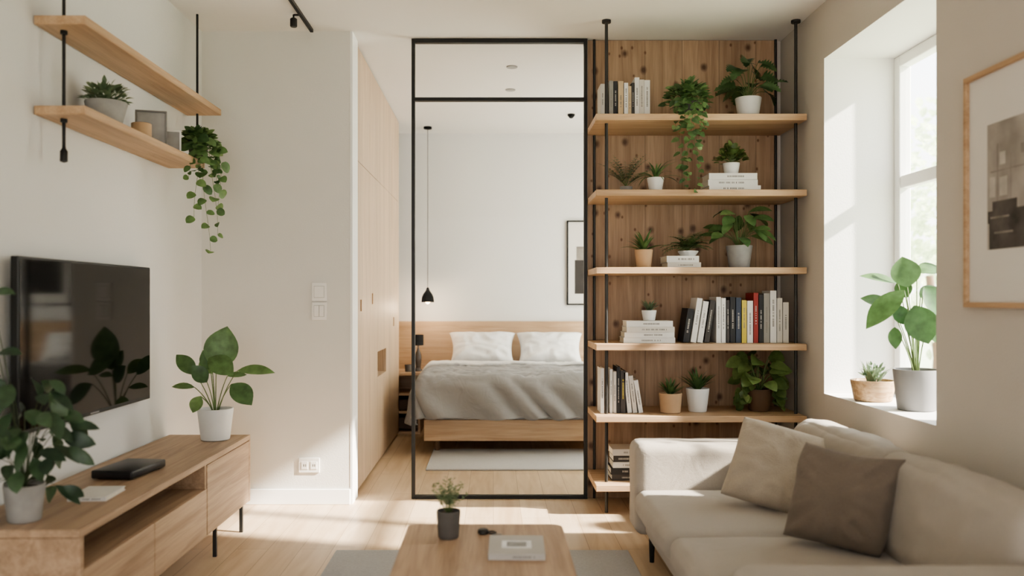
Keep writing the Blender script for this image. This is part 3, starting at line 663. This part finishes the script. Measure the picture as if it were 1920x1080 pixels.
def bc(y0,y1,sd):
    return rbox('back_cushion',.18,y1-y0,.33,.06,SOFA,sf,(1.355-sx,(y0+y1)/2-sy,.450),crown=.018,wr=.012,seed=sd,rot=(0,.20,0),n=42)
bc(2.90,3.71,2); bc(2.06,2.89,6)
for x,y in ((.68,3.66),(.68,2.1),(1.55,3.66),(1.55,2.1)): lathe('leg',[(0,0),(.010,0),(.014,.12),(0,.12)],BLACK,sf,(x-sx,y-sy,0),n=12)
p=pillow('throw_pillow',.37,.355,.15,PIL1,loc=(1.045,3.27,.322),yaw=-.30,lean=-.55,roll=.26,seed=1,wr=.009,corner=.04,pinch=.06)
tag(p,'light beige linen throw pillow leaning in the sofa corner','pillow')
p=pillow('throw_pillow',.33,.335,.17,PIL2,loc=(1.105,2.77,.318),yaw=-.72,lean=-.36,roll=.05,seed=5,wr=.011,slump=.03,pinch=.05,corner=.05)
tag(p,'taupe linen throw pillow leaning against the back cushion','pillow')
# ------------------------------------------------------------ coffee table
ct=thing('coffee_table','oak coffee table with rounded corners','coffee table',(-.028,2.42,0))
def rrect(w,d,r,n=8):
    pts=[]
    for cx,cy,a in ((w/2-r,d/2-r,0),(-w/2+r,d/2-r,90),(-w/2+r,-d/2+r,180),(w/2-r,-d/2+r,270)):
        for i in range(n+1):
            t=math.radians(a+90*i/n); pts.append((cx+r*math.cos(t),cy+r*math.sin(t)))
    return pts
pts=rrect(.525,1.0,.038); n=len(pts)
V=[(x,y,.328) for x,y in pts]+[(x,y,.36) for x,y in pts]
o=mk('table_top',V,[tuple(range(n))[::-1],tuple(range(n,2*n))]+[(i,(i+1)%n,n+(i+1)%n,n+i) for i in range(n)],W_TABLE,ct)
m=o.modifiers.new('b','BEVEL'); m.width=.005; m.segments=3; m.limit_method='ANGLE'; m.angle_limit=1
for x in (-.2,.2):
    for y in (-.42,.42): lathe('leg',[(0,0),(.014,0),(.02,.3155),(0,.3155)],W_TABLE,ct,(x,y,.0125),n=16)
boxes('apron',[(-.2,.2,.405,.425,.285,.327),(-.2,.2,-.425,-.405,.285,.327),(-.21,-.19,-.4,.4,.285,.327),(.19,.21,-.4,.4,.285,.327)],W_TABLE,ct)
def b(Fb,Sb,z):
    for i in range(30):
        a=U(0,6.28); k=U(.0,1); tx=.062*k*math.cos(a); ty=.062*k*math.sin(a); hz=U(.08,.125)*(1-.25*k)
        Sb.tube([Vector((tx*.1,ty*.1,z)),Vector((tx*.5,ty*.5,z+hz*.5)),Vector((tx,ty,z+hz))],.0008,4,.6)
        for j in range(8):
            t=.35+.65*j/7
            p=Vector((tx*t,ty*t,z+hz*t)); a2=U(0,6.28); Fb.leaf(p,(math.cos(a2),math.sin(a2),.5),U(.011,.017),.0055,.3,'oval',(0,-.4,1))
plant('potted_herb','small grey-green herb in a dark grey pot on table',(WX(841,2.75),2.75,.3606),(.039,.033,.088,CONCD),b,GREENS)
kb=2.51
bk=book(WX(969,kb),kb,.36,.018,.168,.20,(186,182,176),flat=True,label='grey-white paperback lying on the oak coffee table',rz=-.02)
boxes('cover_print',[(-.045,.045,.06,.14,.0182,.0186,0),(-.03,.03,.075,.125,.0187,.0190,1)],None,bk,mats=[plain('cover_photo',(226,226,226),.5,.2,25),plain('cover_photo_grey',(150,148,146),.5,.35,40)])
ky=thing('key_ring','small dark metal keys on the coffee table','keys',(WX(915,2.80),2.80,.3606))
def torus(nm,R,r,loc,mat,rot=(0,0,0)):
    Bt=B(); pts_=[(R*math.cos(a*2*math.pi/20),R*math.sin(a*2*math.pi/20),r) for a in range(21)]; Bt.tube(pts_,r,8); o_=Bt.obj(nm,mat,ky,loc); o_.rotation_euler=rot; return o_
torus('ring',.014,.0025,(.012,0,0),DGREY)
lathe('fob',[(0,0),(.015,0),(.018,.003),(.018,.012),(.014,.016),(0,.017)],DGREY,ky,(-.016,-.006,0),n=20)
boxes('key',[(.02,.045,-.02,-.013,.0,.002),(.014,.026,-.026,-.008,.0,.002)],plain('steel',(140,138,134),.35,metal=.8),ky,bevel=.0006)
# ------------------------------------------------------------ rugs
r_=box('rug',-.70,.60,2.1,3.80,.0005,.012,RUG,bevel=.004); tag(r_,'light grey woven rug under the coffee table','rug')
r_=box('rug',-.445,1.0,5.60,6.36,.0005,.012,RUG,bevel=.004); tag(r_,'light grey rug at the foot of the bed','rug')
# ------------------------------------------------------------ wardrobe
wd=thing('wardrobe','floor-to-ceiling pale oak built-in wardrobe','wardrobe',(-1.1,5.98,0))
wx,wy=-1.1,5.98
ya,yb=4.885,7.10
boxes('body',[(-1.44-wx,-.806-wx,ya-wy,ya+.02-wy,0,2.595),(-1.44-wx,-.806-wx,yb-.02-wy,yb-wy,0,2.595),(-1.44-wx,-1.43-wx,ya+.02-wy,yb-.02-wy,0,2.595),(-1.43-wx,-.806-wx,ya+.02-wy,yb-.02-wy,2.575,2.595),(-1.43-wx,-.806-wx,ya+.02-wy,yb-.02-wy,0,.02)],W_WARD,wd)
ny0=.786*1600/(925-708); ny1=.786*1600/(925-724); nz1=WZ(657,5.95); nz0=WZ(703,5.95)
seg=[ya,5.43,ny0-.02,6.62,yb]
def door_(y0,y1,z0,z1,hn=True):
    g=.0015; box('wardrobe_door',-.805-wx,-.786-wx,y0+g-wy,y1-g-wy,z0+g,z1-g,W_WARD,wd)
zsplit=1.93
for i in range(4):
    door_(seg[i],seg[i+1],zsplit,2.595)
    if i!=2: door_(seg[i],seg[i+1],.02,zsplit)
a,c=seg[2],seg[3]
boxes('niche_panel',[(-.805-wx,-.786-wx,a-wy,ny0-wy,.02,zsplit),(-.805-wx,-.786-wx,ny1-wy,c-wy,.02,zsplit),(-.805-wx,-.786-wx,ny0-wy,ny1-wy,.02,nz0),(-.805-wx,-.786-wx,ny0-wy,ny1-wy,nz1,zsplit)],W_WARD,wd)
boxes('niche_box',[(-1.0-wx,-.806-wx,ny0-.012-wy,ny0-wy,nz0-.012,nz1+.012),(-1.0-wx,-.806-wx,ny1-wy,ny1+.012-wy,nz0-.012,nz1+.012),(-1.0-wx,-.99-wx,ny0-wy,ny1-wy,nz0,nz1),(-.99-wx,-.806-wx,ny0-wy,ny1-wy,nz0-.012,nz0),(-.99-wx,-.806-wx,ny0-wy,ny1-wy,nz1,nz1+.012)],W_WARD,wd)
for y,z in ((5.05,1.09),(5.53,1.13),(6.7,.95)): box('handle',-.7855-wx,-.779-wx,y-wy,y+.016-wy,z-.035,z+.035,plain('handle_oak',(186,154,122),.5),wd,bevel=.002)
# ------------------------------------------------------------ bedroom
hb=box('headboard_panel',-1.44,1.62,7.545,7.588,0,.93,W_BED,bevel=.003); tag(hb,'long horizontal oak headboard panel on bedroom wall','headboard')
bed=thing('bed','oak platform bed with white and grey bedding','bed',(.22,6.8,0))
bx_,by_=.22,6.8
BX0,BX1,BY0,BY1=-.505,1.0,6.2,7.54
boxes('bed_frame',[(BX0-bx_,BX1-bx_,BY0-by_,BY0+.03-by_,.095,.25),(BX0-bx_,BX0+.03-bx_,BY0+.03-by_,BY1-by_,.095,.25),(BX1-.03-bx_,BX1-bx_,BY0+.03-by_,BY1-by_,.095,.25),(BX0+.03-bx_,BX1-.03-bx_,BY0+.03-by_,BY1-by_,.12,.2)],W_BED,bed,bevel=.004)
for x,y in ((BX0+.09,BY0+.1),(BX1-.09,BY0+.1),(BX0+.09,7.4),(BX1-.09,7.4)): lathe('leg',[(0,0),(.018,0),(.022,.105),(0,.105)],BROWNC,bed,(x-bx_,y-by_,.0125),n=12)
rbox('mattress',BX1-BX0-.06,BY1-BY0-.06,.28,.05,WHITEF,bed,((BX0+BX1)/2-bx_,(BY0+BY1)/2-by_,.345),n=12,wr=.004)
def cloth(name,X0,X1,Y0c,Y1c,ztop,drop,mat,over,amp,seed,thick=.012,flk=1,zmin=.02):
    V=[];Fc=[];nu_,nv_=170,130
    u0,u1=X0-over[0],X1+over[1]; v0,v1=Y0c-over[2],Y1c
    for i in range(nu_+1):
        for j in range(nv_+1):
            u=u0+(u1-u0)*i/nu_; v=v0+(v1-v0)*j/nv_
            x=max(X0,min(X1,u)); y=max(Y0c,v); du=u-x; dv=v-y; dr=max(abs(du),abs(dv)) if (du and dv) else math.hypot(du,dv); hyp=max(1e-9,math.hypot(du,dv))
            per=(u*1.0+v*1.0)
            fold=math.sin(per*22+seed+2*math.sin(per*6))*.5+.5
            k=min(1,dr/.1); rr=.045
            z=ztop-(dr-rr*(1-math.exp(-dr/rr))) if dr>0 else ztop
            fl=(.02*k+.055*dr/.3*fold*k+.045*(1-math.exp(-dr/rr)))*flk
            if dr>1e-6: x+=du/hyp*fl; y+=dv/hyp*fl
            w1=noise.noise(Vector((u*2+seed,v*2,7)))
            nz=.5*noise.noise(Vector((u*3+seed,v*3,0)))-.7*abs(noise.noise(Vector((u*4+v*6+w1*2,v*5-u*1.5+seed,3))))-.5*abs(noise.noise(Vector((u*8-v*14+w1*3,v*11+u*5,seed))))-.2*abs(noise.noise(Vector((u*16+v*9,v*20-u*9,seed))))+.45
            edge=.25+.75*(1-k)
            z=max(z+nz*amp*edge,zmin)
            V.append((x-bx_,y-by_,z))
    for i in range(nu_):
        for j in range(nv_):
            a=i*(nv_+1)+j; Fc.append((a,a+nv_+1,a+nv_+2,a+1))
    o=mk(name,V,Fc,mat,bed,smooth=True); s_=o.modifiers.new('s','SOLIDIFY'); s_.thickness=thick; s_.offset=1
    return o
cloth('bed_sheet',BX0+.03,BX1-.03,6.75,7.50,.505,0,WHITEF,(.16,.1,0),.012,1)
cloth('duvet',BX0+.01,BX1-.01,6.21,7.02,.552,0,GREYF,(.37,.2,.33),.048,4,.022,1,.16)
cloth('duvet_fold',BX0+.015,BX1-.015,6.97,7.12,.580,0,fabric('pale_duvet',(222,220,218),380,.2),(.24,.1,0),.03,8,.024)
for xx,sd in ((-.095,3),(.485,11)):
    p=pillow('bed_pillow',.575,.335,.26,WHITEF,loc=(xx,7.235,.548),lean=-.55,seed=sd,wr=.012,pinch=.13,corner=0); tag(p,'white cotton pillow propped against the headboard','pillow',group='pillows on the bed')
ns=thing('nightstand','oak nightstand with dark drawers beside the bed','nightstand',(-.80,7.33,0))
boxes('body',[(-.20,.19,-.2,.2,.488,.512),(-.20,-.18,-.2,.2,0,.488),(.17,.19,-.2,.2,0,.488),(-.18,.17,-.2,.2,.0,.02),(-.18,.17,-.2,.2,.32,.34),(-.18,.17,-.2,.2,.17,.19),(-.18,.17,.18,.2,.02,.488)],W_BED,ns)
DKW=plain('dark_drawer',(84,66,52),.6)
box('drawer',-.178,.168,-.15,.17,.195,.280,DKW,ns); box('drawer',-.178,.168,-.15,.17,.035,.13,DKW,ns)
tlp=thing('table_lamp','small lamp with dark shade on the nightstand','lamp',(WX(789,7.3)-.02,7.28,.5126))
lathe('lamp_base',[(0,0),(.035,0),(.035,.01),(.02,.03),(.028,.09),(.03,.13),(.012,.18),(.006,.2),(.006,.235),(0,.235)],plain('smoked_glass',(70,58,48),.25),tlp,n=20)
BM=plain('black_shade',(30,29,28),.85,.05,20,spec=.1)
lathe('lamp_shade',[(.045,.22),(.045,.31),(.043,.31),(.043,.22)],BM,tlp,n=24)
mg=lathe('mug',[(0,0),(.026,0),(.03,.06),(.027,.06),(.024,.006),(0,.006)],CONCD,None,(WX(765,7.2),7.22,.5126),n=20); tag(mg,'small dark cup on the nightstand','cup')
pd=thing('pendant_lamp','small black pendant lamp hanging on a thin cord','pendant lamp',(WX(802,7.3),7.3,H))
lathe('canopy',[(.0,-.02),(.035,-.018),(.035,-.0005)],BM,pd,n=20)
lathe('cord',[(.0022,-1.38),(.0022,-.015)],BM,pd,n=8)
lathe('lamp_shade',[(.008,-1.375),(.012,-1.38),(.016,-1.40),(.036,-1.425),(.050,-1.455),(.055,-1.50),(.052,-1.50),(.046,-1.457),(.03,-1.43),(.01,-1.42)],BM,pd,n=28)
lathe('bulb',[(0,-1.515),(.018,-1.505),(.024,-1.485),(.014,-1.455),(0,-1.45)],emis('bulb_glow',(255,214,160),16),pd,n=16)
bp_=thing('framed_print','black-framed abstract print on bedroom wall','framed picture',(.653,YBK,WZ(572,YBK)))
w_,h_=.56,.75
boxes('frame',[(0,w_,-.025,-.001,0,.012),(0,w_,-.025,-.001,h_-.012,h_),(0,.012,-.025,-.001,.012,h_-.012),(w_-.012,w_,-.025,-.001,.012,h_-.012)],BM,bp_)
box('mat_board',.012,w_-.012,-.012,-.002,.012,h_-.012,plain('mat_white',(220,216,210),.8,.01),bp_)
boxes('print',[(.07,.45,-.0135,-.0125,.10,.40,0),(.085,.40,-.0135,-.0125,.401,.52,1)],None,bp_,mats=[g4,g2])
LG=plain('lens_grey',(150,148,144),.4)
for px,py in ((960,125),(957,168)):
    y=1.47*1600/(560-py); c=thing('ceiling_spotlight','small round recessed ceiling spotlight','ceiling light',(WX(px,y),y,H),group='recessed ceiling spotlights')
    lathe('trim_ring',[(.026,-.006),(.034,-.006),(.036,-.0005),(.026,-.0005)],LG,c,n=24); lathe('lens',[(0,-.003),(.025,-.003),(.025,-.0005)],LG,c,n=20)
y=6.8; c=thing('ceiling_sensor','small black ceiling sensor','sensor',(WX(1071,y),y,H)); lathe('sensor_body',[(0,-.035),(.014,-.03),(.03,-.01),(.03,-.0005)],BM,c,n=20)
# ------------------------------------------------------------ outside
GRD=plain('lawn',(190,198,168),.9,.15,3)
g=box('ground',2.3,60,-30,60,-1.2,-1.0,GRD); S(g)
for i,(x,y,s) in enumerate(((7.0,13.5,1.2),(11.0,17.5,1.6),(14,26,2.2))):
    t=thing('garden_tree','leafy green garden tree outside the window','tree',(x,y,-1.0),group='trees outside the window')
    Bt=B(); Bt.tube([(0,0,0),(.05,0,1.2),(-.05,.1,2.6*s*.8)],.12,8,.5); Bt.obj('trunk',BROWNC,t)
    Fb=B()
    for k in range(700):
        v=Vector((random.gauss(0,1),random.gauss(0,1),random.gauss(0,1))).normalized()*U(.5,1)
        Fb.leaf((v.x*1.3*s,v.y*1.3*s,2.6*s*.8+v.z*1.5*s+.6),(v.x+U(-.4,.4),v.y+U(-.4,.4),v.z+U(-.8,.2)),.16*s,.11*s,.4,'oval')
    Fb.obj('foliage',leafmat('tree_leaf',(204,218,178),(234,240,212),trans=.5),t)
# ------------------------------------------------------------ light
W=bpy.data.worlds.new('w'); scene.world=W; W.use_nodes=True; nt=W.node_tree; bg=nt.nodes['Background']
tcn=nt.nodes.new('ShaderNodeTexCoord'); sp=nt.nodes.new('ShaderNodeSeparateXYZ'); nt.links.new(tcn.outputs['Generated'],sp.inputs[0])
rp=nt.nodes.new('ShaderNodeValToRGB'); rp.color_ramp.elements[0].position=.0; rp.color_ramp.elements[0].color=(1,.98,.955,1); rp.color_ramp.elements[1].position=.6; rp.color_ramp.elements[1].color=(.88,.94,1,1)
nt.links.new(sp.outputs['Z'],rp.inputs['Fac']); nt.links.new(rp.outputs['Color'],bg.inputs['Color']); bg.inputs['Strength'].default_value=5.0
sl=bpy.data.lights.new('sun','SUN'); sl.energy=26; sl.angle=.035; sl.color=(1,.92,.81)
so_=bpy.data.objects.new('sun',sl); COL.objects.link(so_); so_.rotation_euler=Vector((-1,.27,-.66)).to_track_quat('-Z','Y').to_euler()
pl=bpy.data.lights.new('pendant_light','POINT'); pl.energy=4; pl.color=(1,.75,.5); pl.shadow_soft_size=.02
po=bpy.data.objects.new('pendant_light',pl); COL.objects.link(po); po.location=(WX(802,7.3),7.3,H-1.545)
# ------------------------------------------------------------ camera
cd=bpy.data.cameras.new('camera'); cd.lens=30; cd.sensor_width=36; cd.shift_x=35/1920; cd.shift_y=20/1920
cd.dof.use_dof=True; cd.dof.focus_distance=4.6; cd.dof.aperture_fstop=1.6; cd.clip_start=.05
cam=bpy.data.objects.new('camera',cd); COL.objects.link(cam); cam.location=(0,0,CZ); cam.rotation_euler=(math.pi/2,0,0); scene.camera=cam
scene.view_settings.view_transform='AgX'; scene.view_settings.look='AgX - Medium High Contrast'; scene.view_settings.exposure=.02
